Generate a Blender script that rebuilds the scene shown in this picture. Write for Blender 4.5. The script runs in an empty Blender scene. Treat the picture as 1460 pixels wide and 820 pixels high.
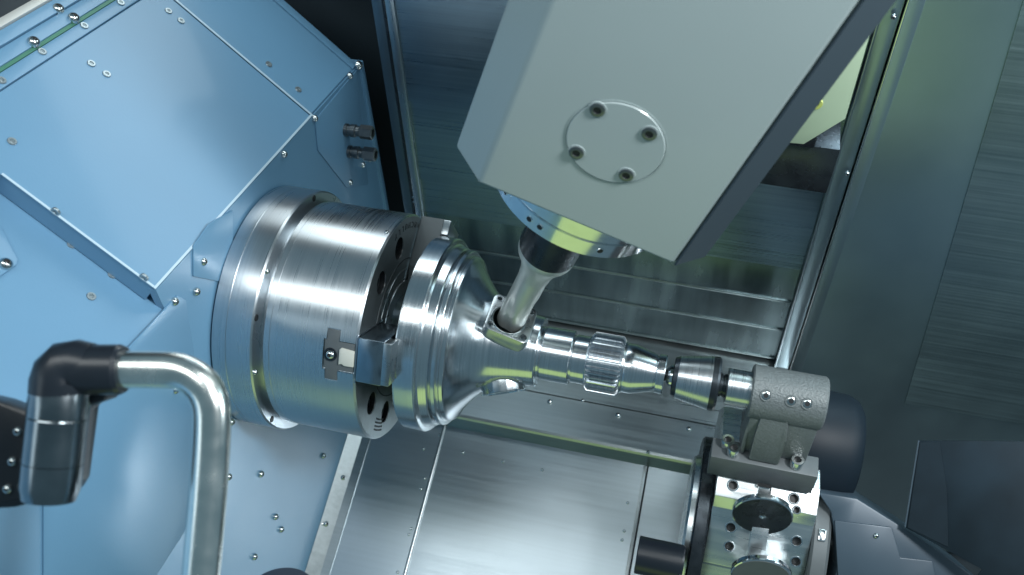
import bpy, bmesh, math, random
from mathutils import Vector, Matrix
random.seed(7)
SC = bpy.context.scene
COL = SC.collection
V3 = Vector

# ------------------------------------------------------------------ camera
# world: X = spindle axis (chuck -> tailstock), Y = away from the operator, Z = up, origin = chuck face centre
F = 1298.0
_A = V3((.968, .163, -.189)).normalized()
_D = V3((.248, -.718, .65)); _D = (_D - _A * _A.dot(_D)).normalized()
_U = _A.cross(_D)
def c2w(v):
    v = V3(v)
    return V3((_A.dot(v), _D.dot(v), _U.dot(v)))
_P0 = V3(((569.2 - 730) / F, (465.9 - 410) / F, 1)) * 1.54
CAM = -c2w(_P0)
cd = bpy.data.cameras.new('camera'); cam = bpy.data.objects.new('camera', cd); COL.objects.link(cam)
r_, u_, b_ = c2w((1, 0, 0)), c2w((0, -1, 0)), c2w((0, 0, -1))
cam.matrix_world = Matrix(((r_.x, u_.x, b_.x, CAM.x), (r_.y, u_.y, b_.y, CAM.y), (r_.z, u_.z, b_.z, CAM.z), (0, 0, 0, 1)))
cd.sensor_width = 36; cd.lens = 36 * F / 1460; cd.clip_start = .02; cd.clip_end = 100
cd.dof.use_dof = True; cd.dof.focus_distance = 1.45; cd.dof.aperture_fstop = 5.0
SC.camera = cam

# ------------------------------------------------------------------ world, lamps, exposure
wd = bpy.data.worlds.new('World'); SC.world = wd; wd.use_nodes = True
bg = wd.node_tree.nodes['Background']; bg.inputs[0].default_value = (.20, .34, .42, 1); bg.inputs[1].default_value = .47
def area(name, loc, target, sx, sy, power, col):
    l = bpy.data.lights.new(name, 'AREA'); l.shape = 'RECTANGLE'; l.size = sx; l.size_y = sy; l.energy = power; l.color = col
    o = bpy.data.objects.new(name, l); COL.objects.link(o); o.location = loc
    z = (V3(loc) - V3(target)).normalized(); x = V3((1, 0, 0)); x = (x - z * x.dot(z)).normalized(); y = z.cross(x)
    o.matrix_world = Matrix(((x.x, y.x, z.x, loc[0]), (x.y, y.y, z.y, loc[1]), (x.z, y.z, z.z, loc[2]), (0, 0, 0, 1)))
    return o
area('work_lamp_front', (-.25, -.75, 1.75), (0, 0, 0), 1.5, .42, 9, (.95, 1.0, .99))
area('work_lamp_side', (1.40, -.48, 1.55), (-.3, 0, .2), .26, .26, 34, (.97, .99, 1.0))
area('door_window_glow', (-1.6, -1.5, .9), (.2, 0, .3), 1.5, 1.3, 11, (.80, .94, 1.0))
area('green_reflection_fill', (.10, -1.15, -.64), (.1, 0, 0), 2.0, .56, 2.6, (.60, .80, .16))  # added light for the yellow-green reflections of an unseen object
area('rear_strip_lamp', (-.02, .44, .62), (-.2, -.3, .15), .9, .30, 2.6, (.88, .98, 1.0))
area('work_lamp_right', (.95, -.12, 1.75), (.4, 0, 0), .55, .28, 7, (.93, 1.0, 1.0))
area('end_wall_lamp', (1.75, .05, .66), (.1, -.05, .05), .6, .6, 7, (.86, .97, 1.0))
SC.view_settings.view_transform = 'Standard'; SC.view_settings.look = 'None'
SC.view_settings.exposure = 0.0; SC.view_settings.gamma = 1.0; SC.view_settings.use_curve_mapping = False

# ------------------------------------------------------------------ pixel -> point helpers
def ray(u, v): return c2w(((u - 730) / F, (v - 410) / F, 1))
def on(u, v, p, n):
    d = ray(u, v); p = V3(p); n = V3(n)
    return CAM + d * ((p - CAM).dot(n) / d.dot(n))
def onx(u, v, x): return on(u, v, (x, 0, 0), (1, 0, 0))
def ony(u, v, y): return on(u, v, (0, y, 0), (0, 1, 0))
def onz(u, v, z): return on(u, v, (0, 0, z), (0, 0, 1))
def dep(u, v, t): return CAM + ray(u, v) * t

# ------------------------------------------------------------------ materials
def mat(name, col, metal=0., rough=.4, noise=0., nscale=(6, 6, 6), rvar=0., bump=0., bscale=(60, 60, 60), coat=0., spec=.5, blotch=0., aniso=None):
    m = bpy.data.materials.new(name); m.use_nodes = True
    nt = m.node_tree; P = nt.nodes['Principled BSDF']; N = nt.nodes.new; L = nt.links.new
    P.inputs['Base Color'].default_value = (*col, 1); P.inputs['Metallic'].default_value = metal
    P.inputs['Roughness'].default_value = rough; P.inputs['Coat Weight'].default_value = coat; P.inputs['Coat Roughness'].default_value = .12
    P.inputs['Specular IOR Level'].default_value = spec
    tc = N('ShaderNodeTexCoord')
    def nz(scale, det=4., s=1.):
        mp = N('ShaderNodeMapping'); mp.inputs['Scale'].default_value = scale
        L(tc.outputs['Object'], mp.inputs[0]); t = N('ShaderNodeTexNoise'); t.inputs['Scale'].default_value = s; t.inputs['Detail'].default_value = det
        L(mp.outputs[0], t.inputs['Vector']); return t.outputs[0]
    def rng(sock, lo, hi):
        r = N('ShaderNodeMapRange'); r.inputs['From Min'].default_value = .25; r.inputs['From Max'].default_value = .75
        r.inputs['To Min'].default_value = lo; r.inputs['To Max'].default_value = hi; L(sock, r.inputs[0]); return r.outputs[0]
    if aniso:
        tg = N('ShaderNodeTangent'); tg.direction_type = 'RADIAL'; tg.axis = aniso[0]; P.inputs['Anisotropic'].default_value = aniso[1]; P.inputs['Anisotropic Rotation'].default_value = aniso[2]; L(tg.outputs[0], P.inputs['Tangent'])
    fac = None
    if noise: fac = rng(nz(nscale), 1 - noise, 1 + noise)
    if blotch:
        b = rng(nz((2.2, 2.2, 2.2), 6.), 1 - blotch, 1 + blotch)
        if fac is None: fac = b
        else:
            q = N('ShaderNodeMath'); q.operation = 'MULTIPLY'; L(fac, q.inputs[0]); L(b, q.inputs[1]); fac = q.outputs[0]
    if fac is not None:
        mx = N('ShaderNodeVectorMath'); mx.operation = 'SCALE'; mx.inputs[0].default_value = col; L(fac, mx.inputs['Scale']); L(mx.outputs[0], P.inputs['Base Color'])
    if rvar:
        a = rng(nz(nscale), rough - rvar, rough + rvar); b = rng(nz((5, 5, 5), 5.), -rvar * .8, rvar * .8)
        q = N('ShaderNodeMath'); q.operation = 'ADD'; L(a, q.inputs[0]); L(b, q.inputs[1]); L(q.outputs[0], P.inputs['Roughness'])
    if bump:
        bn = N('ShaderNodeBump'); bn.inputs['Strength'].default_value = bump; bn.inputs['Distance'].default_value = .002
        L(nz(bscale, 3.), bn.inputs['Height']); L(bn.outputs[0], P.inputs['Normal'])
    return m
BLUE = mat('blue_paint', (.130, .28, .430), 0, .38, noise=.03, nscale=(5, 5, 5), rvar=.012, blotch=.04, bump=.05, bscale=(300, 300, 300), coat=.25)
BLUE_EDGE = mat('blue_paint_worn_edge', (.45, .60, .70), 0, .4)
TURNED = mat('turned_steel', (.60, .64, .67), 1, .30, noise=.055, nscale=(420, 5, 5), rvar=.05, bump=.018, bscale=(900, 6, 6), aniso=('X', .6, .25))
TURNED_FACE = mat('ground_steel_face', (.42, .46, .48), 1, .30, noise=.10, nscale=(10, 60, 60), rvar=.05, blotch=.12)
WORK = mat('machined_workpiece_steel', (.66, .70, .73), 1, .21, noise=.08, nscale=(520, 6, 6), rvar=.04, bump=.018, bscale=(1000, 8, 8), aniso=('X', .5, .25))
POL = mat('polished_steel', (.72, .75, .77), 1, .12, noise=.05, nscale=(80, 80, 80), rvar=.04)
DKSTEEL = mat('dark_oxide_steel', (.05, .06, .07), .8, .28, noise=.2, nscale=(40, 40, 40), rvar=.06)
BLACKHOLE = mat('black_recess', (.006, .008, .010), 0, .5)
SHEET = mat('brushed_sheet_steel', (.42, .485, .525), 1, .32, noise=.04, nscale=(2.5, 160, 160), rvar=.03, blotch=.10, bump=.02, bscale=(4, 500, 500))
LIPM = mat('folded_sheet_steel', (.40, .44, .45), 1, .34, noise=.10, nscale=(2, 120, 120), rvar=.06, blotch=.15)
COVER = mat('dark_way_cover_steel', (.25, .33, .39), 1, .30, noise=.13, nscale=(1.2, 80, 240), rvar=.05, blotch=.25, bump=.04, bscale=(2, 200, 500))
COVER2 = mat('oily_way_cover_steel', (.24, .30, .32), 1, .24, noise=.35, nscale=(22, 6, 3), rvar=.10, blotch=.5)
RAILM = mat('guide_rail_steel', (.42, .48, .52), 1, .3, noise=.15, nscale=(60, 60, 3), rvar=.08)
RWALL = mat('right_wall_steel', (.44, .56, .60), 1, .38, noise=.05, nscale=(5, 90, 3), rvar=.05, blotch=.16)
REFL = mat('dark_reflection_steel', (.37, .47, .50), 1, .42, noise=.16, nscale=(1.5, 60, 160), rvar=.06, blotch=.3)  # wall steel darkened to imitate a reflection
DARK = mat('dark_cavity_paint', (.018, .028, .036), 0, .5, noise=.3, nscale=(4, 4, 4))
HEADP = mat('grey_head_paint', (.30, .365, .37), 0, .36, noise=.03, nscale=(4, 4, 4), rvar=.03, bump=.05, bscale=(420, 420, 420), coat=.25)
CAST = mat('grey_cast_iron', (.135, .157, .162), .2, .50, noise=.16, nscale=(240, 240, 240), bump=.6, bscale=(260, 330, 330), rvar=.08)
PLATE = mat('ground_grey_plate', (.11, .127, .135), .2, .50, noise=.06, nscale=(60, 60, 60), blotch=.08)
TURRET = mat('turret_steel', (.70, .74, .75), 1, .30, noise=.07, nscale=(3, 90, 90), rvar=.07, blotch=.08)
BLACKP = mat('black_plastic', (.010, .014, .020), 0, .30, noise=.2, nscale=(8, 8, 8), bump=.04, bscale=(300, 300, 300))
GLOSSBLK = mat('gloss_black_metal', (.24, .27, .29), 1, .20, noise=.15, nscale=(30, 30, 30), rvar=.05)
CHROME = mat('satin_chrome_tube', (.88, .90, .86), 1, .24, noise=.05, nscale=(40, 40, 40), rvar=.05)
GUARD = mat('dark_blue_grey_guard', (.011, .022, .032), 0, .55, spec=.2, noise=.35, nscale=(14, 14, 2), rvar=.08, blotch=.35)
HOUSE = mat('blue_grey_housing', (.05, .078, .105), .1, .42, noise=.10, nscale=(6, 6, 6), rvar=.05)
GREENP = mat('pale_green_plate_paint', (.36, .46, .33), 0, .45, noise=.05)
YELLOW = mat('yellow_zinc', (.62, .66, .22), .6, .35)
SCREW = mat('screw_steel', (.62, .66, .66), 1, .2)
WASH = mat('zinc_washer', (.36, .43, .46), .8, .35)
BEIGE = mat('beige_key', (.60, .61, .55), .1, .5, noise=.05)
CUTTER = mat('carbide_grey', (.60, .63, .61), .7, .42, noise=.06, nscale=(60, 60, 12), blotch=.1)
SEAL = mat('green_seal', (.05, .19, .13), 0, .5)
ETCH = mat('etched_marking', (.06, .07, .075), .5, .5)
BRASS = mat('fitting_steel', (.16, .18, .19), .9, .32, noise=.15, nscale=(60, 60, 60))

# ------------------------------------------------------------------ object helpers
def thing(name, label, cat, loc, group=None):
    o = bpy.data.objects.new(name, None); COL.objects.link(o); o.location = loc; o.empty_display_size = .02
    o['label'] = label; o['category'] = cat
    if group: o['group'] = group
    return o
def root_loc(p):
    l = V3((0, 0, 0))
    while p is not None:
        l = l + p.location; p = p.parent
    return l
def put(name, bm, m, parent=None, smooth=True, angle=32, label=None, mats=None):
    """bm holds world coordinates"""
    if parent is not None: bm.transform(Matrix.Translation(-root_loc(parent)))
    me = bpy.data.meshes.new(name)
    bmesh.ops.recalc_face_normals(bm, faces=bm.faces)
    if smooth:
        for f in bm.faces: f.smooth = True
        for e in bm.edges:
            e.smooth = not (len(e.link_faces) == 2 and e.calc_face_angle(0) > math.radians(angle))
    bm.to_mesh(me); bm.free()
    for q in (mats or [m]): me.materials.append(q)
    o = bpy.data.objects.new(name, me); COL.objects.link(o)
    if parent is not None: o.parent = parent
    if label: o['label'] = label
    return o
def inst(name, me, parent, M, label=None):
    o = bpy.data.objects.new(name, me); COL.objects.link(o); o.parent = parent
    o.matrix_local = Matrix.Translation(-root_loc(parent)) @ M
    if label: o['label'] = label
    return o
def mesh(name, bm, m, angle=32):
    me = bpy.data.meshes.new(name); bmesh.ops.recalc_face_normals(bm, faces=bm.faces)
    for f in bm.faces: f.smooth = True
    for e in bm.edges: e.smooth = not (len(e.link_faces) == 2 and e.calc_face_angle(0) > math.radians(angle))
    bm.to_mesh(me); bm.free()
    for q in (m if isinstance(m, (list, tuple)) else [m]): me.materials.append(q)
    return me
def frame(o, x, y, z):
    return Matrix(((x[0], y[0], z[0], o[0]), (x[1], y[1], z[1], o[1]), (x[2], y[2], z[2], o[2]), (0, 0, 0, 1)))
def zframe(o, z, xh=(1, 0, 0)):
    z = V3(z).normalized(); x = V3(xh); x = x - z * x.dot(z)
    if x.length < 1e-4: x = V3((0, 1, 0)); x = x - z * x.dot(z)
    x.normalize(); return frame(V3(o), x, z.cross(x), z)
def lathe(prof, seg=96, M=None, closed=False, bm=None, mi=0):
    """profile (t, r) about local Z"""
    bm = bm or bmesh.new(); rings = []
    for t, r in prof:
        if r < 1e-6: rings.append([bm.verts.new((0, 0, t))])
        else: rings.append([bm.verts.new((r * math.cos(2 * math.pi * i / seg), r * math.sin(2 * math.pi * i / seg), t)) for i in range(seg)])
    new = [v for r in rings for v in r]
    pairs = list(zip(rings, rings[1:]))
    if closed: pairs.append((rings[-1], rings[0]))
    for a, b in pairs:
        for i in range(seg):
            j = (i + 1) % seg
            if len(a) == 1 and len(b) == 1: continue
            if len(a) == 1: f = bm.faces.new((a[0], b[i], b[j]))
            elif len(b) == 1: f = bm.faces.new((a[i], a[j], b[0]))
            else: f = bm.faces.new((a[i], a[j], b[j], b[i]))
            f.material_index = mi
    if M is not None: bmesh.ops.transform(bm, matrix=M, verts=new)
    return bm
XF = frame((0, 0, 0), (0, 1, 0), (0, 0, 1), (1, 0, 0))          # local z -> world x
def prism(pts, vec, bev=0., bm=None, seg=2):
    bm = bm or bmesh.new(); vec = V3(vec)
    a = [bm.verts.new(p) for p in pts]; b = [bm.verts.new(V3(p) + vec) for p in pts]
    n = len(pts); fs = [bm.faces.new(a), bm.faces.new(b[::-1])]
    fs += [bm.faces.new((a[i], b[i], b[(i + 1) % n], a[(i + 1) % n])) for i in range(n)]
    bmesh.ops.recalc_face_normals(bm, faces=fs)
    if bev:
        es = list({e for f in fs for e in f.edges})
        bmesh.ops.bevel(bm, geom=es, offset=bev, segments=seg, affect='EDGES', profile=.5)
    return bm
def box(c, ex, ey, ez, bev=0., bm=None):
    """centre and half-extent vectors"""
    c, ex, ey, ez = V3(c), V3(ex), V3(ey), V3(ez)
    return prism([c - ex - ey - ez, c + ex - ey - ez, c + ex + ey - ez, c - ex + ey - ez], ez * 2, bev, bm)
def abox(x0, x1, y0, y1, z0, z1, bev=0., bm=None):
    return box(((x0 + x1) / 2, (y0 + y1) / 2, (z0 + z1) / 2), ((x1 - x0) / 2, 0, 0), (0, (y1 - y0) / 2, 0), (0, 0, (z1 - z0) / 2), bev, bm)
def boolcut(o, cutters):
    for c in cutters:
        md = o.modifiers.new('cut', 'BOOLEAN'); md.operation = 'DIFFERENCE'; md.object = c; md.solver = 'EXACT'
    dg = bpy.context.evaluated_depsgraph_get(); me = bpy.data.meshes.new_from_object(o.evaluated_get(dg))
    o.modifiers.clear(); old = o.data; o.data = me; bpy.data.meshes.remove(old)
    bm = bmesh.new(); bm.from_mesh(me)
    for f in bm.faces: f.smooth = True
    for e in bm.edges: e.smooth = not (len(e.link_faces) == 2 and e.calc_face_angle(0) > math.radians(28))
    bm.to_mesh(me); bm.free()
    for c in cutters: bpy.data.objects.remove(c)
def cutter(bm):
    me = bpy.data.meshes.new('cutter'); bmesh.ops.recalc_face_normals(bm, faces=bm.faces); bm.to_mesh(me); bm.free()
    o = bpy.data.objects.new('cutter', me); COL.objects.link(o); return o
def tube(path, r, seg=24, bm=None, caps=True):
    bm = bm or bmesh.new(); rings = []; up = V3((0, 0, 1)); px = None
    for i, p in enumerate(path):
        p = V3(p); t = (V3(path[min(i + 1, len(path) - 1)]) - V3(path[max(i - 1, 0)])).normalized()
        x = (px if px is not None else V3((.3, .9, .3))); x = (x - t * x.dot(t)).normalized(); px = x; y = t.cross(x)
        rr = r[i] if isinstance(r, (list, tuple)) else r
        rings.append([bm.verts.new(p + (x * math.cos(2 * math.pi * k / seg) + y * math.sin(2 * math.pi * k / seg)) * rr) for k in range(seg)])
    for a, b in zip(rings, rings[1:]):
        for k in range(seg): bm.faces.new((a[k], a[(k + 1) % seg], b[(k + 1) % seg], b[k]))
    if caps: bm.faces.new(rings[0]); bm.faces.new(rings[-1])
    return bm

# screws (shared meshes, local z outward, base at z=0)
def hexhole(bm, r, z0, z1, mi):
    ring = [bm.verts.new((r * math.cos(k * math.pi / 3), r * math.sin(k * math.pi / 3), z1)) for k in range(6)]
    bot = [bm.verts.new((v.co.x, v.co.y, z0)) for v in ring]
    return ring, bot
def socket_profile(R, H, kind):
    if kind == 'dome': return [(-.002, R), (H * .18, R), (H * .5, R * .90), (H * .8, R * .70), (H * .97, R * .46), (H, R * .40), (H * .55, R * .36), (H * .5, 0)]
    if kind == 'cap': return [(-.002, R), (H * .9, R), (H, R * .92), (H, R * .55), (H * .45, R * .52), (H * .42, 0)]
    if kind == 'flat': return [(-.001, R), (H * .6, R), (H, R * .9), (H, R * .5), (H * .4, R * .42), (H * .7, R * .3), (H * .7, R * .2), (H * .2, R * .15), (H * .2, 0)]
def screw_mesh(name, R, H, kind, m, seg=20):
    bm = lathe([(-.002, 0)] + socket_profile(R, H, kind), seg)
    n = 2 if kind != 'flat' else 3
    me = mesh(name, bm, [m, BLACKHOLE])
    if kind in ('dome', 'cap'):
        for p in me.polygons:
            c = p.center
            if math.hypot(c.x, c.y) < R * .37 and c.z < H * .72 and c.z > -.001: p.material_index = 1
    return me
DOME = screw_mesh('dome_screw', .0062, .0052, 'dome', SCREW)
DOME_S = screw_mesh('small_dome_screw', .0044, .0038, 'dome', SCREW)
DOME_L = screw_mesh('large_dome_screw', .0088, .0075, 'dome', SCREW)
CAPS = screw_mesh('socket_cap_screw', .0105, .018, 'cap', SCREW, 28)
FLAT = screw_mesh('washer_screw', .0062, .0022, 'flat', WASH)
FLATY = screw_mesh('yellow_washer_screw', .0105, .003, 'flat', YELLOW)
def screw(me, p, n, parent, name='screw', label=None):
    R = Matrix.Rotation(random.uniform(0, 6.28), 4, 'Z')
    return inst(name, me, parent, zframe(p, n) @ R, label)

# ================================================================== FLOOR
FA = V3((-.232, .118, -.583)); FN = V3((0, -.31, .951)).normalized()
def fz(y): return FA.z + (y - FA.y) * .326
def floor_sheet(x0, x1, y0, y1, up=0., th=.006):
    return prism([V3((x0, y0, fz(y0) + up)), V3((x1, y0, fz(y0) + up)), V3((x1, y1, fz(y1) + up)), V3((x0, y1, fz(y1) + up))], V3((0, 0, -th)))
fl = put('floor', floor_sheet(-.3, .80, -.34, .178, -.010, .02), DARK); fl['kind'] = 'structure'
put('floor_panel', floor_sheet(-.200, -.0275, -.33, .179), SHEET, fl)
put('floor_panel', floor_sheet(-.0205, .4385, -.33, .179), SHEET, fl)
put('floor_panel', floor_sheet(.4425, .80, -.33, .179), SHEET, fl)
put('floor_seam_strip', tube([(-.024, .178, fz(.178) + .001), (-.024, -.33, fz(-.33) + .001)], .0042, 12), LIPM, fl)
put('floor_seam_strip', prism([V3((.4318, .178, fz(.178))), V3((.4378, .178, fz(.178))), V3((.4378, -.33, fz(-.33))), V3((.4318, -.33, fz(-.33)))], (0, 0, .0022), .0006), LIPM, fl)
# folded flashing between the blue wall and the floor
put('wall_flashing', prism([V3((-.231, .178, fz(.178) + .028)), V3((-.205, .178, fz(.178) + .003)), V3((-.185, .178, fz(.178) + .003)), V3((-.185, .178, fz(.178) - .003)), V3((-.231, .178, fz(.178) - .003))],
    V3((0, -.51, -.51 * .326))), LIPM, fl)
for q in [(489, 681), (465, 747)]:
    p = on(*q, V3((-.218, 0, fz(0) + .0155)), V3((1, -.3, .96))); screw(DOME, p, (.69, -.22, .69), fl)
for q in [(604, 640), (627, 620), (606, 682), (600, 697), (586, 754), (583, 762), (567, 816), (660, 645), (717, 658), (773, 670), (895, 717), (887, 770), (890, 757)]:
    screw(DOME_S, on(*q, FA, FN) - FN * .0026, FN, fl, 'rivet')
sump = put('sump_floor', abox(-.3, 2.3, -.6, .66, -1.25, -1.22), DARK); sump['kind'] = 'structure'
# lip and shelf behind the floor
lip = bmesh.new()
prof = [(.179, -.575), (.179, -.524), (.1815, -.519), (.187, -.5165), (.284, -.518), (.284, -.575)]
prism([V3((-.232, y, z)) for y, z in prof], (.95, 0, 0), 0, lip)
shelf = put('bed_shelf', lip, LIPM, None, angle=25); shelf['kind'] = 'structure'
put('shelf_panel', abox(-.232, .718, .2875, .52, -.56, -.5185), LIPM, shelf)
for q in [(784, 573), (881, 592), (982, 612)]: screw(DOME, onz(*q, -.517), (0, 0, 1), shelf)
for q in [(831, 571), (924, 645)]: screw(DOME_S, onz(*q, -.5185), (0, 0, 1), shelf, 'rivet')

# ================================================================== BACK WALLS
bw = put('back_wall', abox(-1.5, 2.4, .66, .70, -1.0, 1.6), DARK); bw['kind'] = 'structure'
wc = thing('telescopic_way_cover', 'dark oily steel way cover of overlapping horizontal panels behind the workpiece', 'way cover', (.27, .5, -.53))
lev = [-.53, -.503, -.405, -.306, -.206, -.105, -.008, .101, .27, .62, 1.2]
for i in range(len(lev) - 1):
    z0, z1 = lev[i], lev[i + 1]; yo = .505 - .0035 * (i % 2) - .0012 * i
    if i in (1, 2, 3): put('panel_edge', abox(-.141, .682, yo - .0062, yo - .0033, z0 - .0055, z0 + .0008, .0006), mat('cover_edge_steel', (.22, .27, .28), 1, .35, noise=.3, nscale=(12, 5, 5)), wc)
    put('cover_panel', prism([V3((-.142, yo, z0)), V3((-.142, yo - .003, z0 - .006)), V3((-.142, yo - .003, z0 + .003)), V3((-.142, yo - .0005, z1)), V3((-.142, yo + .03, z1)), V3((-.142, yo + .03, z0))], (.825, 0, 0)),
        COVER if i > 3 else COVER2, wc, angle=12)
put('backing_sheet', abox(-.142, .683, .54, .55, -.53, 1.2), DARK, wc)
# left guide rail
lr = thing('guide_rail', 'narrow bright vertical rail between blue headstock and way cover', 'rail', (-.15, .5, -.53))
def vrail(name, x0, x1, y0, y1, m, parent, bev=.002): return put(name, abox(x0, x1, y0, y1, -.53, 1.2, bev), m, parent)
vrail('rail_strip', -.157, -.139, .485, .52, RAILM, lr)
vrail('rail_edge', -.166, -.1585, .490, .52, DKSTEEL, lr)
vrail('side_channel', -.190, -.168, .500, .53, mat('blue_grey_channel', (.10, .16, .21), .6, .35, noise=.1), lr)
for q in [(564, 58), (578, 184), (590, 281), (591, 288)]: screw(DOME_S, ony(*q, .4895), (0, -1, 0), lr)
# right guide rail
rr = thing('guide_rail', 'tall slanting steel channel rail beside the grey right wall panel', 'rail', (.70, .5, -.6))
put('rail_channel', abox(.688, .7165, .482, .53, -.60, 1.2, .002), mat('dark_rail_steel', (.40, .50, .55), 1, .34, noise=.12, nscale=(60, 60, 3), rvar=.06), rr)
put('rail_lip', abox(.7185, .7215, .474, .52, -.60, 1.2, .0007), POL, rr)
put('rail_edge', abox(.684, .6875, .478, .53, -.60, 1.2, .0007), RAILM, rr)
for q in [(1274, 24), (1208, 247)]: screw(DOME_S, ony(*q, .4735), (0, -1, 0), rr)
# right wall
rw = thing('wall_panel', 'large dull grey brushed steel wall panel at the right of the rail', 'wall panel', (1.3, .5, -.6))
put('sheet', abox(.724, 2.3, .500, .512, -1.2, 1.4), RWALL, rw)
put('edge_fold', abox(.724, .748, .495, .5005, -1.2, 1.2, .001), RWALL, rw)
# added dark sheet that paints a soft reflection on the right wall
rb = thing('reflection_sheet', 'added darker slanting sheet imitating a soft reflection on the grey wall panel', 'sheet', (1.0, .495, -.42))
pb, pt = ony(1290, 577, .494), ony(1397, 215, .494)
put('sheet', prism([V3((pb.x, .4992, pb.z)), V3((2.25, .4992, pb.z)), V3((2.25, .4992, pt.z + .9)), V3((pt.x + (pt.x - pb.x) * .9 / (pt.z - pb.z), .4992, pt.z + .9))], (0, -.0015, 0)), REFL, rb)

# ================================================================== HEADSTOCK
XW = -.232
hs = thing('headstock', 'light blue painted headstock casing with sloping hood carrying the chuck', 'headstock', (-.5, 0, -.62))
E1 = onx(445, 165, XW); ev = (onx(222, 412, XW) - E1).normalized()
dv = V3((-.769, .1, .631)).normalized(); dv = (dv - ev * dv.dot(ev)).normalized()
hn = dv.cross(ev).normalized()
if hn.z < 0: hn = -hn
def H(e, d, o=0.): return E1 + ev * e + dv * d + hn * o
def hp(u, v, o=0.): return on(u, v, E1 + hn * o, hn)
TH = .035
zl = lambda e: H(e, 0).z - TH / hn.z
# front wall
wy0, wy1 = .502, -1.3
e_of = lambda y: (y - E1.y) / ev.y
wall = [V3((XW, wy0, fz(.2) - .1)), V3((XW, wy0, H(e_of(wy0), 0).z - .0015)), V3((XW, H(.508, 0).y, H(.508, 0).z - .0015)), V3((XW, H(.508, 0).y, zl(.508))), V3((XW, wy1, zl(e_of(wy1)))), V3((XW, wy1, fz(wy1) - .05))]
put('front_wall', prism(wall, (-.012, 0, 0)), BLUE, hs)
put('rear_flange', abox(XW - .03, XW + .004, .488, .503, -.66, .168, .001), BLUE, hs)
put('rear_side', abox(-1.4, XW - .031, .490, .500, -.66, .165), BLUE, hs)
# sloping roof under the hood
put('sloped_roof', prism([H(-.24, -.0238, -TH), H(1.6, -.0238, -TH), H(1.6, 1.0, -TH), H(-.24, 1.0, -TH)], -hn * .01), BLUE, hs)
# hood: two cover sheets with a pale joint
hood = put('hood', prism([H(.0035, .002), H(.507, .002), H(.507, .236), H(.60, .262), H(.60, .3215), H(.0035, .3215)], -hn * (TH - .001), .0012), BLUE, hs, angle=8)
put('hood_edge_trim', prism([H(.0, .0, .0), H(.5085, .0, .0), H(.5085, .0035, .0), H(.0, .0035, .0)], hn * .0012), BLUE_EDGE, hs)
put('hood_edge_trim', prism([H(.5050, .0038, .0), H(.5085, .0038, .0), H(.5085, .236, .0), H(.5050, .236, .0)], hn * .0012), BLUE_EDGE, hs)
put('hood_joint', prism([H(-.0022, -.001), H(.0022, -.001), H(.0022, .3215), H(-.0022, .3215)], hn * .0016, .0005), BLUE_EDGE, hs)
put('hood_side_sheet', prism([H(-.0035, .003), H(-.0035, .3215), H(-.19, .3215), H(-.19, .003)], -hn * (TH - .001), .0012), BLUE, hs, angle=8)
put('hood_side_rim', prism([H(-.192, .002, .002), H(-.192, .6, .002), H(-.212, .6, .002), H(-.212, .002, .002)], -hn * .03, .001), BLUE, hs)
put('hood_back_strip', prism([H(.9, .3235), H(.9, .342), H(-.19, .342), H(-.19, .3235)], -hn * .026, .0012), BLUE, hs)
put('seal_strip', prism([H(.9, .3425, .0005), H(.9, .3475, .0005), H(-.19, .3475, .0005), H(-.19, .3425, .0005)], -hn * .01), SEAL, hs)
put('upper_rail', prism([H(.9, .348, .003), H(.9, .368, .003), H(-.19, .368, .003), H(-.19, .348, .003)], -hn * .03, .0012), BLUE, hs)
put('upper_rail', prism([H(.9, .3695, .006), H(.9, .388, .006), H(-.19, .388, .006), H(-.19, .3695, .006)], -hn * .03, .0012), BLUE, hs)
put('window_frame', prism([H(.9, .3885, .012), H(.9, .4, .012), H(-.19, .4, .012), H(-.19, .3885, .012)], -hn * .04, .001), mat('pale_frame', (.50, .52, .50), .3, .45), hs)
put('window_backing', prism([H(.9, .401, .0), H(.9, .9, .0), H(-.19, .9, .0), H(-.19, .401, .0)], -hn * .02), DARK, hs)
for q in [(130, 91), (152, 106), (240, 16), (258, 30), (383, 92), (425, 128), (17, 202), (60, 74), (120, 37), (2, 115), (172, 4)]:
    screw(FLAT, hp(*q), hn, hs)
for q in [(83, 13), (105, 26), (48, 60)]: screw(DOME_L, hp(*q, .004), hn, hs)
for q in [(102, 349), (160, 392), (130, 423)]: screw(FLAT, hp(*q, -TH), hn, hs)
screw(DOME_L, hp(8, 377, -TH + .004), hn, hs)
put('corner_plate', prism([hp(-60, 300, -TH), hp(-2, 322, -TH), hp(24, 372, -TH), hp(22, 380, -TH), hp(-4, 398, -TH), hp(-60, 420, -TH)], hn * .004, .0008), BLUE, hs)
for q in [(79, 302), (205, 396)]:
    p = on(*q, H(.507, 0), ev); screw(FLAT, p - ev * .0008, ev, hs)
# thin cover plates on the front wall
def wplate(pts, th=.0025, nm='cover_plate'):
    return put(nm, prism([onx(u, v, XW) for u, v in pts], (th, 0, 0), .0006), BLUE, hs)
wplate([(448, 171), (452, 214), (493, 267), (524, 262), (507, 100)])
wplate([(274, 350), (297, 318), (330, 300), (330, 405), (274, 394)])
wplate([(251, 421), (263, 428), (296, 640), (262, 757), (223, 817), (190, 880), (60, 880), (60, 640), (184, 493)])
for q in [(290, 373), (280, 416), (249, 430), (405, 220), (449, 169), (499, 108), (499, 260), (372, 676), (461, 650), (483, 680), (393, 737), (401, 755), (363, 794), (326, 680), (459, 747), (250, 556), (330, 602), (517, 235)]:
    screw(DOME, onx(*q, XW + .0024), (1, 0, 0), hs)
screw(DOME_L, onx(511, 93, XW + .004), (1, 0, 0), hs)
screw(DOME_S, onx(527, 228, XW + .004), (1, 0, 0), hs)
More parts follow.
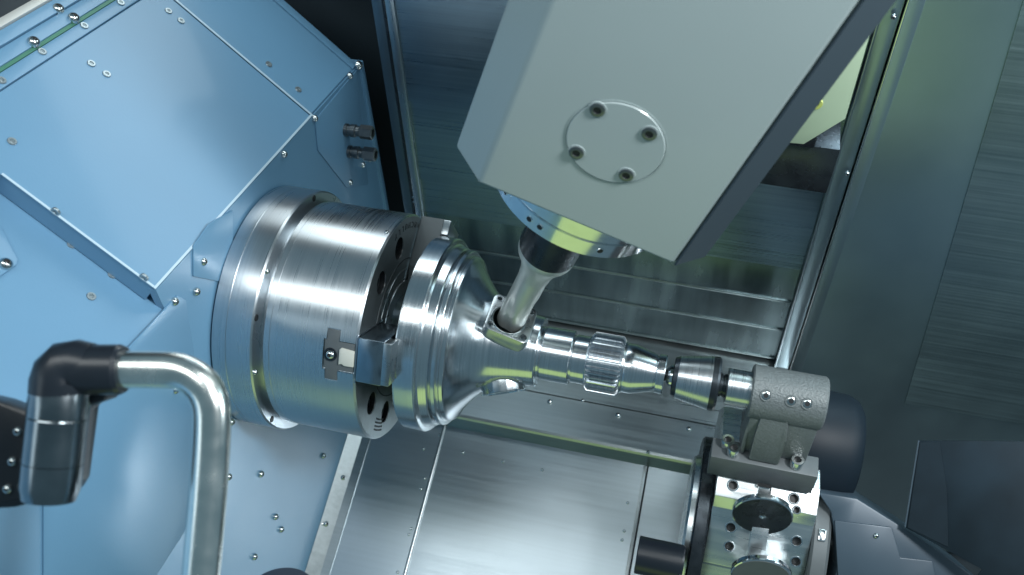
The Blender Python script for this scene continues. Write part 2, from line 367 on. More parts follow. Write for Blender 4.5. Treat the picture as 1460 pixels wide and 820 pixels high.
# hose couplings
for q in [(492, 185), (497, 216)]:
    p = onx(*q, XW + .002)
    cp = put('hose_coupling', lathe([(0, 0), (0, .0125), (.006, .0125), (.0065, .0105), (.012, .0105), (.013, .0125), (.022, .0125), (.0235, .010), (.031, .010), (.031, 0)], 28, zframe(p, (1, .03, 0))), BRASS, hs)
    put('coupling_nut', lathe([(.0305, .0), (.0305, .0120), (.032, .0138), (.055, .0138), (.057, .0122), (.057, .0085), (.046, .008), (.046, 0)], 6, zframe(p, (1, .03, 0))), BRASS, cp, angle=20)

# ================================================================== CHUCK
ch = thing('lathe_chuck', 'large three-jaw steel chuck gripping the flared workpiece', 'chuck', (-.1, 0, -.2))
put('back_flange', lathe([(-.229, 0), (-.229, .2055), (-.228, .2068), (-.2055, .2068), (-.205, .2063), (-.2045, .2068), (-.1645, .2068), (-.162, .2045), (-.162, .17), (-.17, 0)], 160, XF), TURNED, ch, angle=20)
body = put('chuck_body', lathe([(-.166, 0), (-.166, .178), (-.153, .178), (-.1525, .189), (-.1505, .1915), (-.1415, .1915), (-.141, .1909), (-.1405, .1915), (-.003, .1915), (0, .1885), (0, .052), (-.03, .050), (-.03, 0)], 160, XF), TURNED, ch, angle=20)
def rad(a): a = math.radians(a); return V3((0, math.sin(a), math.cos(a)))       # angle from +z towards +y
JA = [-56, 64, 184]
cuts = []
for a in JA:
    for s in (-16.5, 16.5):
        c = rad(a + 60 + s) * .146
        cuts.append(cutter(lathe([(-.022, 0), (-.022, .0190), (.01, .0190), (.01, 0)], 28, zframe(c, (1, 0, 0)))))
rj = rad(JA[0]); tj = V3((1, 0, 0)).cross(rj)
for x0, x1, wt in ((-.053, -.002, .024), (-.049, -.028, .041)):
    cuts.append(cutter(box(rj * .215 + V3(((x0 + x1) / 2, 0, 0)), V3(((x1 - x0) / 2, 0, 0)), tj * wt, rj * .0285)))
boolcut(body, cuts)
FACE_DK = mat('dull_face_steel', (.30, .345, .36), 1, .42, noise=.08, nscale=(10, 60, 60), blotch=.12); body.data.materials.append(FACE_DK)
for p in body.data.polygons:
    if p.normal.x > .9 and math.hypot(p.center.y, p.center.z + ch.location.z) > .05: p.material_index = 1
# engraved rings and jaw slot lines on the face
for r0 in (.118, .100, .082):
    put('face_ring', lathe([(-.0005, r0 - .0012), (.0006, r0 - .0010), (.0006, r0 + .0010), (-.0005, r0 + .0012)], 120, XF, True), ETCH if r0 != .1 else TURNED_FACE, ch)
face = put('face_plate', lathe([(-.0003, .0555), (.0012, .0565), (.0012, .0795), (-.0003, .0805)], 120, XF, True), TURNED_FACE, ch)
for a in JA:
    for s in (-16.5, 16.5):
        c = rad(a + 60 + s) * .146
        b = put('bolt', lathe([(-.021, 0), (-.021, .0150), (-.009, .0150), (-.0075, .0140), (-.0075, .0080), (-.016, .0075), (-.016, 0)], 24, zframe(c, (1, 0, 0))), DKSTEEL, ch)
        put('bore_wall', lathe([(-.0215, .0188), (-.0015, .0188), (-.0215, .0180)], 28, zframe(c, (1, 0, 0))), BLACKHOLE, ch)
# jaws
for k, a in enumerate(JA):
    r = rad(a); t = V3((1, 0, 0)).cross(r)
    def J(x, tt, rr): return V3((x, 0, 0)) + t * tt + r * rr
    w = .035
    jaw = put('jaw', prism([J(.001, -w, .1905), J(.001, w, .1905), J(.001, w, .100), J(.001, .012, .056), J(.001, -.012, .056), J(.001, -w, .100)], (.041, 0, 0), .0022), PLATE if k else mat('blued_jaw_steel', (.30, .36, .41), 1, .24, noise=.06, nscale=(40, 40, 40), rvar=.05), ch, angle=25)
    put('grip_step', prism([J(.040, -w * .96, .190), J(.040, w * .96, .190), J(.040, w * .96, .163), J(.040, 0, .1618), J(.040, -w * .96, .163)], (.014, 0, 0), .0016), TURNED_FACE, jaw, angle=25)
    for s in (-1, 1):
        put('slot_edge', prism([J(0, s * (w + .0005), .190), J(0, s * (w + .0022), .190), J(0, s * (w + .0022), .06), J(0, s * (w + .0005), .06)], (.0012, 0, 0)), POL, jaw)
# T-shaped insert let into the chuck rim by the front jaw
ins = put('rim_insert', prism([V3((x, 0, 0)) + tj * y + rj * .1865 for x, y in [(-.0515, -.0225), (-.0515, .0225), (-.0485, .0225), (-.0485, .0395), (-.0285, .0395), (-.0285, .0225), (-.004, .0225), (-.004, -.0225), (-.0285, -.0225), (-.0285, -.0395), (-.0485, -.0395), (-.0485, -.0225)]], rj * .0022, .0005), PLATE, ch, label='T-shaped steel insert with a screw and pale key')
screw(screw_mesh('insert_screw', .0075, .006, 'dome', SCREW), V3((-.0415, 0, 0)) + rj * .1888 - tj * .000, rj, ch)
put('insert_screw_ring', lathe([(0, .0078), (.0016, .0082), (.0016, .0102), (0, .0106)], 28, zframe(V3((-.0415, 0, 0)) + rj * .1886, rj), True), DKSTEEL, ch)
put('key', prism([V3((x, 0, 0)) + tj * y + rj * .187 for x, y in [(-.027, -.011), (-.024, -.014), (-.003, -.012), (-.003, .013), (-.018, .0135), (-.022, .011), (-.027, .013)]], rj * .0048, .001), BEIGE, ch)
# lettering on the face, curved along the rim
def text_mesh(s, size, name, m):
    cu = bpy.data.curves.new(name, 'FONT'); cu.body = s; cu.size = size; cu.align_x = 'CENTER'; cu.extrude = .0003
    o = bpy.data.objects.new(name, cu); COL.objects.link(o)
    me = bpy.data.meshes.new_from_object(o.evaluated_get(bpy.context.evaluated_depsgraph_get()))
    bpy.data.objects.remove(o); me.materials.clear(); me.materials.append(m); return me
word = 'SAMCHULLY'
for i, c in enumerate(word):
    a = 57 - i * 5.2; r = rad(a); tt = V3((1, 0, 0)).cross(r)
    inst('engraved_letter', text_mesh(c, .0145, 'letter_' + c, ETCH), ch, frame(r * .1795 + V3((.0004, 0, 0)), tt, -r, V3((1, 0, 0))))
for i in range(4):
    for j in range(6):
        a = -118 - j * 2.3 + i * .3; r = rad(a)
        put('stamped_mark', box(r * (.176 - i * .006) + V3((.0003, 0, 0)), V3((.0004, 0, 0)), V3((1, 0, 0)).cross(r) * random.uniform(.0011, .0022), r * .0014), ETCH, ch)
for a in (-24, -71, 10, 120):
    screw(DOME_S, V3((-.008, 0, 0)) + rad(a) * .1905 if a == 10 else V3((-.162, 0, 0)) + rad(a) * .198, rad(a) if a == 10 else (1, 0, 0), ch)
for a in (-45, 30, -107, 150):
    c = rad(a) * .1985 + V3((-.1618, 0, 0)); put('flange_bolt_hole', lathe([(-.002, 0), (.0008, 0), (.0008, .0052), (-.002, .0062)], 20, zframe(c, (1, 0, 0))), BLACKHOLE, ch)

# ================================================================== WORKPIECE
TW = .163; TB = .339
hx = V3((-math.sin(TB), 0, -math.cos(TB))); wx = V3((math.cos(TB), 0, -math.sin(TB)))
wp = thing('workpiece', 'shiny machined steel shaft with flared flange, square pads and splines', 'workpiece', (.25, 0, -.16))
wprof = [(.046, 0), (.046, .158), (.048, .1610), (.0495, .1612), (.0505, .1630), (.0805, .1630), (.0825, .1612), (.0832, .1545), (.0855, .1520), (.0975, .1490), (.0990, .1475), (.0995, .1400), (.1025, .1400), (.1030, .1455),
    (.1042, .1465), (.1095, .1465), (.1105, .1455), (.1110, .1395), (.1135, .1395), (.1140, .1372), (.1150, .1380), (.1195, .1370), (.1212, .1350), (.1225, .1315)]
tr = [(0.1225, 0.1315), (0.1245, 0.1273), (0.1270, 0.1227), (0.1300, 0.1179), (0.1335, 0.1130), (0.1375, 0.1077), (0.1420, 0.1021), (0.1470, 0.0962), (0.1520, 0.0904), (0.1580, 0.0848), (0.1640, 0.0797), (0.1710, 0.0751), (0.1790, 0.0710), (0.1880, 0.0674), (0.1980, 0.0645), (0.2090, 0.0621), (0.2210, 0.0602), (0.2330, 0.0589), (0.2445, 0.0578)]
wprof += tr[1:] + [(.2460, .0565), (.2465, .0435), (.2490, .0425), (.2515, .0430), (.2525, .0445), (.2975, .0445), (.2985, .0435), (.2990, .0375), (.3015, .0370), (.3025, .0395), (.3235, .0395), (.3245, .0408), (.3260, .0420), (.3264, .0412), (.3805, .0412), (.3815, .0425), (.3835, .0420), (.3850, .0395), (.3865, .0402), (.3990, .0402),
    (.4335, .0300), (.4345, .0280), (.4360, .0278), (.4370, .0308), (.4375, .0312), (.4480, .0318), (.4495, .0305), (.4495, .006), (.440, 0)]
wb = put('shaft_body', lathe(wprof, 160, XF), WORK, wp, angle=18)
# spline ring
NT = 36; bm = bmesh.new()
for k in range(NT):
    a = 2 * math.pi * k / NT
    def P(x, r, da): return V3((x, r * math.cos(a + da), r * math.sin(a + da)))
    dw, tw = .062, .020
    s0 = [P(.3255, .0395, -dw), P(.3255, .0395, dw), P(.3265, .0440, tw), P(.3265, .0440, -tw)]
    s1 = [P(.3305, .0395, -dw), P(.3305, .0395, dw), P(.3305, .0492, tw), P(.3305, .0492, -tw)]
    s2 = [P(.3765, .0395, -dw), P(.3765, .0395, dw), P(.3765, .0492, tw), P(.3765, .0492, -tw)]
    s3 = [P(.3812, .0395, -dw), P(.3812, .0395, dw), P(.3805, .0440, tw), P(.3805, .0440, -tw)]
    rings = [[bm.verts.new(p) for p in s] for s in (s0, s1, s2, s3)]
    for A_, B_ in zip(rings, rings[1:]):
        for i in range(4): bm.faces.new((A_[i], A_[(i + 1) % 4], B_[(i + 1) % 4], B_[i]))
    bm.faces.new(rings[0]); bm.faces.new(rings[-1])
put('spline_teeth', bm, WORK, wp, angle=20)
# square pads round the flare
PADM = mat('milled_pad_steel', (.46, .50, .52), 1, .30, noise=.08, nscale=(60, 60, 60), rvar=.05)
BOREM = mat('bore_shade_steel', (.16, .19, .19), 1, .35, noise=.2, nscale=(50, 50, 200))
def pad(rotx, hh=-.137, w0=.162, name='pad', half=.036, rd=.011):
    R = Matrix.Rotation(math.radians(rotx), 4, 'X')
    n = -hx; c = hx * hh + wx * w0 + V3((0, -.004, 0)) * (1 if rotx == 0 else 0)
    n, c, a, b = (R @ n), (R @ c), (R @ wx), (R @ V3((0, 1, 0)))
    pts = []
    for (sx, sy) in ((1, 1), (-1, 1), (-1, -1), (1, -1)):
        for k in range(6):
            an = math.atan2(sy, sx) + math.radians(-45 + 18 * k)
            pts.append(c + a * (sx * (half - rd) + rd * math.cos(an)) + b * (sy * (half - rd) + rd * math.sin(an)))
    o = put(name, prism(pts, -n * .030, .0016), PADM, wp, angle=25)
    # neck below the pad
    ch_ = c - a * .004 - b * .006
    cut = cutter(lathe([(-.05, 0), (-.05, .0258), (.01, .0258), (.01, 0)], 48, zframe(ch_, n)))
    cut2 = [cutter(lathe([(-.012, 0), (-.012, .0038), (.01, .0038), (.01, 0)], 16, zframe(c + a * sx * .0275 + b * sy * .0275, n))) for sx in (1, -1) for sy in (1, -1)]
    boolcut(o, [cut] + cut2)
    put('bore_ring', lathe([(-.0005, .0255), (.0010, .0262), (.0010, .0276), (-.0005, .0284)], 48, zframe(ch_, n), True), POL, o)
    put('bore_shade', lathe([(-.0008, .0256), (-.0008, .0246), (-.052, .0246), (-.052, 0), (-.056, 0), (-.056, .0256)], 48, zframe(ch_, n)), BOREM, o)  # added dark liner puts the shade inside the bore into colour
    put('pad_neck', lathe([(-.055, .0305), (-.024, .0300), (-.024, .0258), (-.055, .0258)], 48, zframe(ch_, n), True), WORK, o)
    for sx in (1, -1):
        for sy in (1, -1):
            put('tapped_hole_rim', lathe([(-.0005, .0038), (.0008, .0042), (.0008, .0056), (-.0005, .0060)], 20, zframe(c + a * sx * .0275 + b * sy * .0275, n), True), POL, o)
    bc = cutter(lathe([(-.06, 0), (-.06, .0256), (.06, .0256), (.06, 0)], 48, zframe(ch_ + n * .02, n)))
    return bc
bores = [pad(0, hh=-.141, half=.0375), pad(126, half=.035, rd=.034), pad(-126, half=.035, rd=.034)]
boolcut(wb, bores)

# ================================================================== MILLING HEAD + CUTTER
mh = thing('milling_unit', 'grey painted tilting milling head with round bolted cap on its front', 'milling head', (.45, 0, .45))
YF = -.128
def HD(h, w, y): return hx * h + wx * w + V3((0, y, 0))
hb, ht = -.506, -1.45
w0, w1, k, kr = .037, .287, .042, .039
sec = [(w0, YF), (w1, YF), (w1 + kr, YF + kr), (w1 + kr, .30), (w0 - k, .30), (w0 - k, YF + k)]
put('housing', prism([HD(hb, w, y) for w, y in sec], hx * (ht - hb), .0045, None, 3), HEADP, mh, angle=8)
put('dark_bevel', prism([HD(hb - .0005, w1 + .0035, YF + .0010), HD(hb - .0005, w1 + kr - .0005, YF + kr - .0035), HD(ht, w1 + kr - .0005, YF + kr - .0035), HD(ht, w1 + .0035, YF + .0010)], (wx - V3((0, 1, 0))).normalized() * .0025), mat('dark_bevel_tone', (.035, .052, .066), 0, .5, spec=.3, noise=.04), mh, label='dark blue-grey right bevel')  # thin darker layer over the right bevel of the housing
cc = HD(-.640, .158, YF)
cap = put('round_cap', lathe([(-.001, 0), (-.001, .0540), (.0004, .0540), (.0018, .0530), (.0018, 0)], 96, zframe(cc, (0, -1, 0))), HEADP, mh, angle=20)
put('cap_groove', lathe([(-.0005, .0548), (.0006, .0548), (.0006, .0562), (-.0005, .0562)], 96, zframe(cc, (0, -1, 0)), True), HEADP, mh)
for q in [(852, 156), (926, 190), (893, 249), (822, 217)]:
    p = ony(*q, YF - .0018)
    put('screw_seat', lathe([(-.0004, .0078), (.0007, .0082), (.0007, .0100), (-.0004, .0104)], 28, zframe(p, (0, -1, 0)), True), HEADP, cap)
    screw(screw_mesh('cap_screw', .0082, .0026, 'cap', BRASS, 24), p, (0, -1, 0), cap)
HM = zframe(wx * TW, hx)
put('spindle_ring', lathe([(-.52, 0), (-.52, .1262), (-.4855, .1262), (-.4845, .1235), (-.4825, .1235), (-.4815, .1262), (-.458, .1262), (-.454, .1225), (-.454, 0)], 128, HM), POL, mh, angle=18)
for q in [(713, 279), (749, 319), (764, 331), (855, 365)]:
    # hole on the ring's rim
    d = ray(*q); best = None
    for i in range(721):
        a = math.radians(i * .5); n = wx * math.cos(a) + V3((0, 1, 0)) * math.sin(a)
        for hh in [-.4705]:
            p = wx * TW + hx * hh + n * .1262
            if n.dot(CAM - p) <= 0: continue
            e = ((p - CAM).normalized() - d.normalized()).length
            if best is None or e < best[0]: best = (e, p, n)
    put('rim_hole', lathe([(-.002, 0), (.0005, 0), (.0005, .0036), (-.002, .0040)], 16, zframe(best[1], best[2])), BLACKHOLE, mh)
    put('rim_hole_edge', lathe([(-.001, .0036), (.0006, .0038), (.0006, .0046), (-.001, .0050)], 16, zframe(best[1], best[2]), True), POL, mh)
put('rear_carriage', abox(.33, .62, .301, .46, .25, 1.3, .004), DKSTEEL, mh)
mc = thing('milling_cutter', 'pale steel cutting tool in dark holder entering the square pad', 'milling cutter', tuple(hx * -.15 + wx * TW))
put('tool_holder', lathe([(-.456, 0), (-.456, .044), (-.318, .044), (-.312, .0425), (-.310, .040), (-.310, 0)], 64, HM), DKSTEEL, mc, angle=20)
put('holder_collar', lathe([(-.314, 0), (-.314, .0428), (-.307, .0430), (-.300, .0405), (-.288, .0335), (-.275, .0280), (-.262, .0250), (-.250, .0238), (-.245, 0)], 64, HM), CUTTER, mc)
bm = bmesh.new(); NS = 40; NA = 48; rings = []
for i in range(NS + 1):
    t = i / NS; hh = -.252 + .124 * t; ring = []
    for j in range(NA):
        a = 2 * math.pi * j / NA; ph = a * 3 + t * 2.6
        cut = max(0, math.sin(ph)) ** 2 * .0028 * min(1, max(0, (t - .35) * 5))
        r = .0228 - cut - (.0012 if i == NS else 0)
        ring.append(bm.verts.new(HM @ V3((r * math.cos(a), r * math.sin(a), hh))))
    rings.append(ring)
for A_, B_ in zip(rings, rings[1:]):
    for j in range(NA): bm.faces.new((A_[j], A_[(j + 1) % NA], B_[(j + 1) % NA], B_[j]))
bm.faces.new(rings[0]); bm.faces.new(rings[-1])
put('fluted_cutter', bm, CUTTER, mc, angle=40)
# pale green plate of the carriage behind the head
gp = thing('carriage_plate', 'pale green painted plate with one yellow screw between head and rail', 'plate', (.64, .29, .15))
YG = .285
put('plate', prism([ony(u, v, YG) for u, v in [(1080, 198), (1113, 203), (1146, 206), (1205, 170), (1262, -25), (1180, -60), (1060, 150)]], (0, .012, 0), .0012), GREENP, gp)
screw(FLATY, ony(1163, 147, YG), (0, -1, 0), gp)
cb = thing('slide_block', 'dark steel slide block under the pale green plate', 'block', (.62, .35, .05))
put('block', prism([ony(u, v, .31) for u, v in [(1090, 200), (1198, 214), (1178, 276), (1070, 260)]], (0, .10, 0), .001), DKSTEEL, cb)

# ================================================================== LIVE CENTRE + BRACKET
lc = thing('live_centre', 'polished revolving centre with dark end rings pressed into the shaft end', 'live centre', (.52, 0, -.045))
put('point', lathe([(.441, 0), (.4565, .0165), (.4575, .0180), (.4615, .0180), (.4625, .0150), (.470, 0)], 64, XF), POL, lc)
put('front_ring', lathe([(.4618, 0), (.4618, .0285), (.4630, .0312), (.4690, .0334), (.4692, 0)], 96, XF), DKSTEEL, lc, angle=20)
put('bearing_body', lathe([(.4690, 0), (.4690, .0330), (.4700, .0338), (.5215, .0428), (.5225, .0420), (.5225, 0)], 96, XF), TURNED, lc, angle=20)
put('rear_ring', lathe([(.5220, 0), (.5220, .0430), (.5300, .0434), (.5335, .0415), (.5345, .0360), (.5345, 0)], 96, XF), DKSTEEL, lc, angle=20)
put('neck', lathe([(.534, 0), (.534, .0185), (.5385, .0185), (.5388, .0165), (.5415, .0165), (.5418, .0185), (.5465, .0185), (.5465, 0)], 64, XF), DKSTEEL, lc, angle=20)
put('arbor', lathe([(.5460, 0), (.5460, .0275), (.5475, .0288), (.588, .0288), (.588, 0)], 64, XF), TURNED, lc, angle=20)
bk = thing('centre_bracket', 'rough grey cast bracket on thick ground plate holding the live centre', 'bracket', (.63, 0, -.168))
put('sleeve', lathe([(.5830, .0285), (.5830, .0400), (.5850, .0420), (.6930, .0420), (.6960, .0395), (.6960, 0), (.60, 0), (.60, .0285)], 72, XF), CAST, bk, angle=25)
put('web', abox(.588, .692, -.038, .036, -.1140, -.020, .004), CAST, bk)
put('rib', prism([V3((.604, -.038, -.006)), V3((.646, -.038, -.006)), V3((.650, -.054, -.050)), V3((.650, -.054, -.1125)), V3((.602, -.054, -.1125)), V3((.602, -.050, -.050))][:6], V3((0, .06, 0)), .004), CAST, bk)
put('rib', prism([V3((.588, -.034, -.020)), V3((.594, -.034, -.020)), V3((.594, -.044, -.1125)), V3((.586, -.044, -.1125))], V3((0, .05, 0)), .002), CAST, bk)
put('foot', abox(.585, .692, -.022, .04, -.1165, -.104, .003), CAST, bk)
put('base_plate', abox(.543, .7125, -.060, -.022, -.166, -.1135, .0015), PLATE, bk)
for q in [(1092, 564), (1128, 572), (1151, 576)]:
    d = ray(*q); a_ = d.y ** 2 + d.z ** 2; b2 = 2 * (CAM.y * d.y + CAM.z * d.z); c2 = CAM.y ** 2 + CAM.z ** 2 - .042 ** 2
    s = (-b2 - math.sqrt(max(0, b2 * b2 - 4 * a_ * c2))) / (2 * a_); p = CAM + d * s; n = V3((0, p.y, p.z)).normalized()
    sb = put('set_screw', lathe([(-.003, 0), (-.003, .0062), (.0010, .0062), (.0016, .0048), (.0016, .0030), (-.003, .0026), (-.003, 0)], 20, zframe(p, n)), SCREW, bk)
    put('socket', lathe([(-.002, 0), (.0019, 0), (.0019, .0040), (-.002, .0040)], 6, zframe(p, n)), BLACKHOLE, sb)
    put('spot_face', lathe([(-.001, .0064), (.0012, .0070), (.0012, .0088), (-.001, .0094)], 24, zframe(p, n), True), CAST, bk)
for (x, y) in [(.566, -.033), (.577, -.046), (.677, -.046)]:
    inst('cap_screw', CAPS, bk, zframe((x, y, -.1135), (0, 0, 1)))

# ================================================================== TURRET
tu = thing('tool_turret', 'bright steel turret drum with tapped holes below the bracket', 'turret', (.64, -.1, -.45))
N0 = V3((0, -.66, .75)).normalized(); S0 = -V3((1, 0, 0)).cross(N0)
if S0.z > 0: S0 = -S0
PT = V3((0, -.0575, -.1665))
def T(x, s, o=0.): return PT + V3((x, 0, 0)) + S0 * s + N0 * o
xl, xr = .562, .727
pro = [(-.055, -.062), (-.008, -.010), (.0345, .002), (.0555, -.012), (.0925, -.016), (.155, -.030), (.160, -.040), (.215, -.075), (.27, -.13), (.29, -.22), (.20, -.36), (.05, -.40), (-.08, -.30), (-.10, -.16)]
drum = put('drum', prism([T(xl, s, o) for s, o in pro], (xr - xl, 0, 0), .0015), TURRET, tu, angle=12)
def seg_at(s):
    for (a, oa), (b, ob) in zip(pro, pro[1:]):
        if a <= s <= b:
            t = (s - a) / (b - a); tg = (S0 * (b - a) + N0 * (ob - oa)).normalized(); n = V3((1, 0, 0)).cross(tg)
            if n.dot(N0) < 0: n = -n
            return oa + (ob - oa) * t, n
holes = []
for q in [(1045, 692), (1132, 711), (1042, 752), (1136, 772), (1040, 779), (1135, 801), (1136, 727)]:
    p = on(*q, T(0, 0, -.006), N0); s = (p - PT).dot(S0); o, n = seg_at(max(.002, min(.15, s)))
    p = on(*q, T(0, 0, o), N0); s = (p - PT).dot(S0); o, n = seg_at(max(.002, min(.15, s)))
    holes.append((T(p.x, s, o), n, .0075 if q != (1136, 727) else .005))
cuts = [cutter(lathe([(-.018, 0), (-.018, r), (.01, r), (.01, 0)], 24, zframe(p, n))) for p, n, r in holes]
cuts.append(cutter(box(T(.640, .06, 0), V3((.0105, 0, 0)), S0 * .11, N0 * .022)))
boolcut(drum, cuts)
for p, n, r in holes:
    put('tapped_hole', lathe([(-.0006, r), (.0006, r + .0003), (.0006, r + .0022), (-.0006, r + .0026)], 24, zframe(p, n), True), POL, tu)
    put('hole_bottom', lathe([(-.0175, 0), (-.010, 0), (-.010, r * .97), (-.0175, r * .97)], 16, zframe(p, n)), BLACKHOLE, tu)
# slot stem and cover discs
put('slot_bar', box(T(.643, .096, -.010), V3((.0135, 0, 0)), S0 * .038, N0 * .013, .001), TURRET, tu)
put('slot_plug', box(T(.639, .014, -.012), V3((.0095, 0, 0)), S0 * .010, N0 * .010, .001), TURRET, tu)
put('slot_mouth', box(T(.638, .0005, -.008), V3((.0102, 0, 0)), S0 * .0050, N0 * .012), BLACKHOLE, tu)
def disc(q, off, label, face_mat):
    dc = on(*q, T(0, 0, off), N0)
    dk = thing('cover_disc', label, 'disc', tuple(dc), 'round discs on the turret')
    n = V3((.05, -.95, .10)).normalized()
    put('disc_plate', lathe([(-.010, 0), (-.010, .0465), (-.0085, .0482), (-.0035, .0482), (-.003, .0470), (-.0022, .0482), (0, .0478), (.0012, .0460), (.0012, .006), (-.001, .005), (-.001, 0)], 96, zframe(dc, n)), POL, dk, angle=20)
    put('dark_face', lathe([(.0010, .0055), (.0018, .006), (.0018, .0455), (.0010, .0462)], 96, zframe(dc, n), True), face_mat, dk)
    put('centre_pin', lathe([(-.03, 0), (-.03, .0035), (.002, .0035), (.003, .0025), (.003, 0)], 24, zframe(dc, n)), POL, dk)
disc((1087, 736), .022, 'round dark-faced disc with bright rim just below the bracket plate', DKSTEEL)
disc((1085, 822), .024, 'round steel disc at the foot of the turret slot', PLATE)
# side flange of the turret
put('side_disc', lathe([(.545, 0), (.545, .172), (.547, .176), (.5600, .176), (.5605, 0)], 96, XF @ Matrix.Identity(4)), DKSTEEL, None) if False else None
tc = T(0, .135, -.17)
put('side_disc', lathe([(.536, 0), (.536, .168), (.539, .172), (.557, .172), (.5605, .169), (.5605, 0)], 96, Matrix.Translation((0, tc.y, tc.z)) @ XF), DKSTEEL, tu, angle=20)
put('side_hub', lathe([(.524, 0), (.524, .128), (.528, .134), (.5365, .136), (.5365, 0)], 96, Matrix.Translation((0, tc.y, tc.z)) @ XF), TURRET, tu, angle=20)
put('rear_disc', lathe([(.7275, 0), (.7275, .165), (.731, .170), (.752, .172), (.757, .166), (.757, 0)], 96, Matrix.Translation((0, tc.y, tc.z)) @ XF), PLATE, tu, angle=20)
for i in range(12):
    a = math.radians(12 + 30 * i); c = V3((.742, tc.y + math.sin(a) * .1705, tc.z + math.cos(a) * .1705)); n = V3((0, math.sin(a), math.cos(a)))
    put('slot_block', box(c, V3((.006, 0, 0)), V3((1, 0, 0)).cross(n) * .010, n * .0035, .0015), POL, tu)
bt = thing('boring_holder', 'short black cylindrical tool holder pointing left from the turret disc', 'tool holder', (.49, -.2, -.33))
bc_ = on(952, 800, T(0, .15, 0), N0); bc_ = V3((0, bc_.y, bc_.z))
put('holder_body', lathe([(.452, 0), (.452, .030), (.4535, .0315), (.527, .0315), (.530, .030), (.530, 0)], 64, Matrix.Translation((0, bc_.y, bc_.z)) @ XF), BLACKP, bt, angle=20)
for dz in (-.004, .014):
    inst('screw', DOME_S, bt, zframe((.5275, bc_.y - .030, bc_.z + dz), (-.3, -1, .3)))
# housings to the right of the turret
th_ = thing('turret_housing', 'dark blue-grey angular housing to the right of the turret disc', 'housing', (.85, -.05, -.5))
hpnt = [(1166, 702), (1222, 711), (1300, 760), (1345, 790), (1400, 830), (1400, 900), (1170, 900), (1196, 800), (1185, 730)]
pl0 = T(.76, .05, -.02)
put('housing_shell', prism([on(u, v, pl0, N0) for u, v in hpnt], -N0 * .16, .003), HOUSE, th_)
put('housing_step', prism([on(u, v, pl0 + N0 * .004, N0) for u, v in [(1190, 742), (1272, 752), (1284, 795), (1330, 800), (1345, 880), (1198, 880)]], -N0 * .06, .002), HOUSE, th_)
screw(DOME_S, on(1249, 764, pl0 + N0 * .004, N0), N0, th_)
md = thing('motor_drum', 'smooth dark round drum behind the cast bracket', 'drum', (.75, .1, -.32))
put('drum_shell', lathe([(.66, 0), (.66, .098), (.69, .102), (.770, .098), (.787, .090), (.795, .078), (.797, 0)], 96, Matrix.Translation((0, .08, -.225)) @ XF), mat('dark_drum_paint', (.009, .017, .026), 0, .5, spec=.25, noise=.1), md)
gd = thing('guard_plate', 'large dark angular guard plate with thin bright edge', 'guard plate', (1.05, .1, -.5))
gn = (CAM - dep(1390, 720, 1.45)); gn = (gn.normalized() + V3((-.10, -.12, 0))).normalized(); gpnt = dep(1385, 720, 1.42)
gpts = [(1310, 628), (1520, 630), (1520, 900), (1330, 900), (1400, 812), (1290, 752)]
put('plate', prism([on(u, v, gpnt, gn) for u, v in gpts], -gn * .012, .0008), GUARD, gd)
put('bright_edge', prism([on(u, v, gpnt + gn * .001, gn) for u, v in [(1309, 628), (1311, 628), (1291.5, 752), (1289.5, 752)]], -gn * .006), HOUSE, gd)
put('fold', prism([on(u, v, gpnt + gn * .0015, gn) for u, v in [(1312, 631), (1340, 631), (1350, 700), (1352, 780), (1294, 752)]], -gn * .003), GUARD, gd)

# ================================================================== DOOR HANDLE (near the lens)
dh = thing('door_handle', 'bent satin steel tube handle in a black elbow mount', 'handle', tuple(dep(150, 700, .84)))
DZ = .80
def pxr(px, z=DZ): return px / F * z
path = [(120, 527), (170, 527), (215, 527), (243, 527.5), (258, 530), (272, 536), (284, 545), (293, 556), (299, 569), (302, 584), (302.5, 602), (301, 640), (297, 700), (291, 770), (284, 850), (276, 940)]
dense = []
for (a, b) in zip(path, path[1:]):
    for i in range(4): t = i / 4; dense.append((a[0] + (b[0] - a[0]) * t, a[1] + (b[1] - a[1]) * t))
for _ in range(6): dense = [dense[0]] + [((p[0] + q[0] * 2 + r[0]) / 4, (p[1] + q[1] * 2 + r[1]) / 4) for p, q, r in zip(dense, dense[1:], dense[2:])] + [dense[-1]]
put('grip_tube', tube([dep(u, v, DZ) for u, v in dense], pxr(26.5), 40), CHROME, dh)
hxr, hyd = c2w((1, 0, 0)), c2w((0, 1, 0)); hzd = c2w((0, 0, 1))
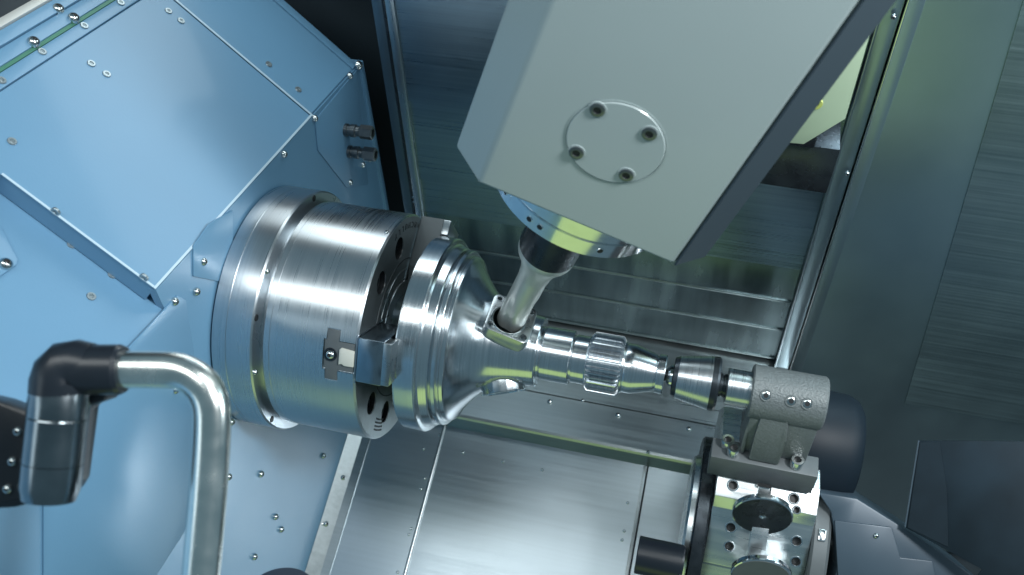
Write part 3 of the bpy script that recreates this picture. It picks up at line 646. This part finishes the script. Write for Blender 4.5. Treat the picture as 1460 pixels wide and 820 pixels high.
# black socket round the tube end
put('tube_socket', lathe([(0, 0), (0, pxr(30)), (pxr(6), pxr(36)), (pxr(70), pxr(36)), (pxr(76), pxr(33)), (pxr(76), 0)], 48, zframe(dep(101, 527, DZ), hxr)), BLACKP, dh, angle=25)
el = put('elbow', tube([dep(u, v, DZ) for u, v in [(128, 524), (112, 521), (99, 524), (91, 533), (87, 546), (85, 562)]], [pxr(35), pxr(37), pxr(40), pxr(42), pxr(42), pxr(41)], 40), BLACKP, dh)
ax = (dep(70, 712, DZ) - dep(88, 545, DZ)).normalized()
put('post_sleeve', lathe([(0, 0), (0, pxr(40)), (pxr(3), pxr(41)), (pxr(46), pxr(41)), (pxr(47), pxr(40)), (pxr(49), pxr(41)), (pxr(112), pxr(41)), (pxr(112), 0)], 48, zframe(dep(87, 548, DZ), ax)), GLOSSBLK, dh, angle=25)
put('post_foot', lathe([(0, 0), (0, pxr(41)), (pxr(34), pxr(41)), (pxr(52), pxr(36)), (pxr(52), 0)], 48, zframe(dep(87, 548, DZ) + ax * pxr(113), ax)), GLOSSBLK, dh, angle=25)
put('clamp_block', prism([dep(u, v, DZ + .012) for u, v in [(112, 545), (146, 540), (147, 572), (118, 582), (104, 690), (92, 708), (80, 706), (96, 560)]], hzd * .035, .003), BLACKP, dh)
put('mount_plate', prism([dep(u, v, DZ + .02) for u, v in [(-60, 560), (0, 574), (46, 592), (58, 640), (40, 705), (92, 697), (90, 706), (20, 724), (-60, 730)]], hzd * .03, .003), BLACKP, dh)
for q in [(26, 615), (18, 658), (11, 697)]: screw(DOME_S, dep(*q, DZ + .0195), -hzd, dh)
# dark rounded knob at the lower edge
kn = thing('round_knob', 'dark blue rounded knob top peeping up beside the blue wall foot', 'knob', tuple(dep(400, 850, 1.05)))
put('knob_cap', lathe([(-.06, 0), (-.06, .040), (-.006, .040), (-.001, .036), (.001, .026), (.0015, 0)], 56, zframe(dep(399, 838, 1.05), c2w((0, -.92, -.38)))), mat('dark_blue_rubber', (.012, .022, .04), 0, .45), kn)
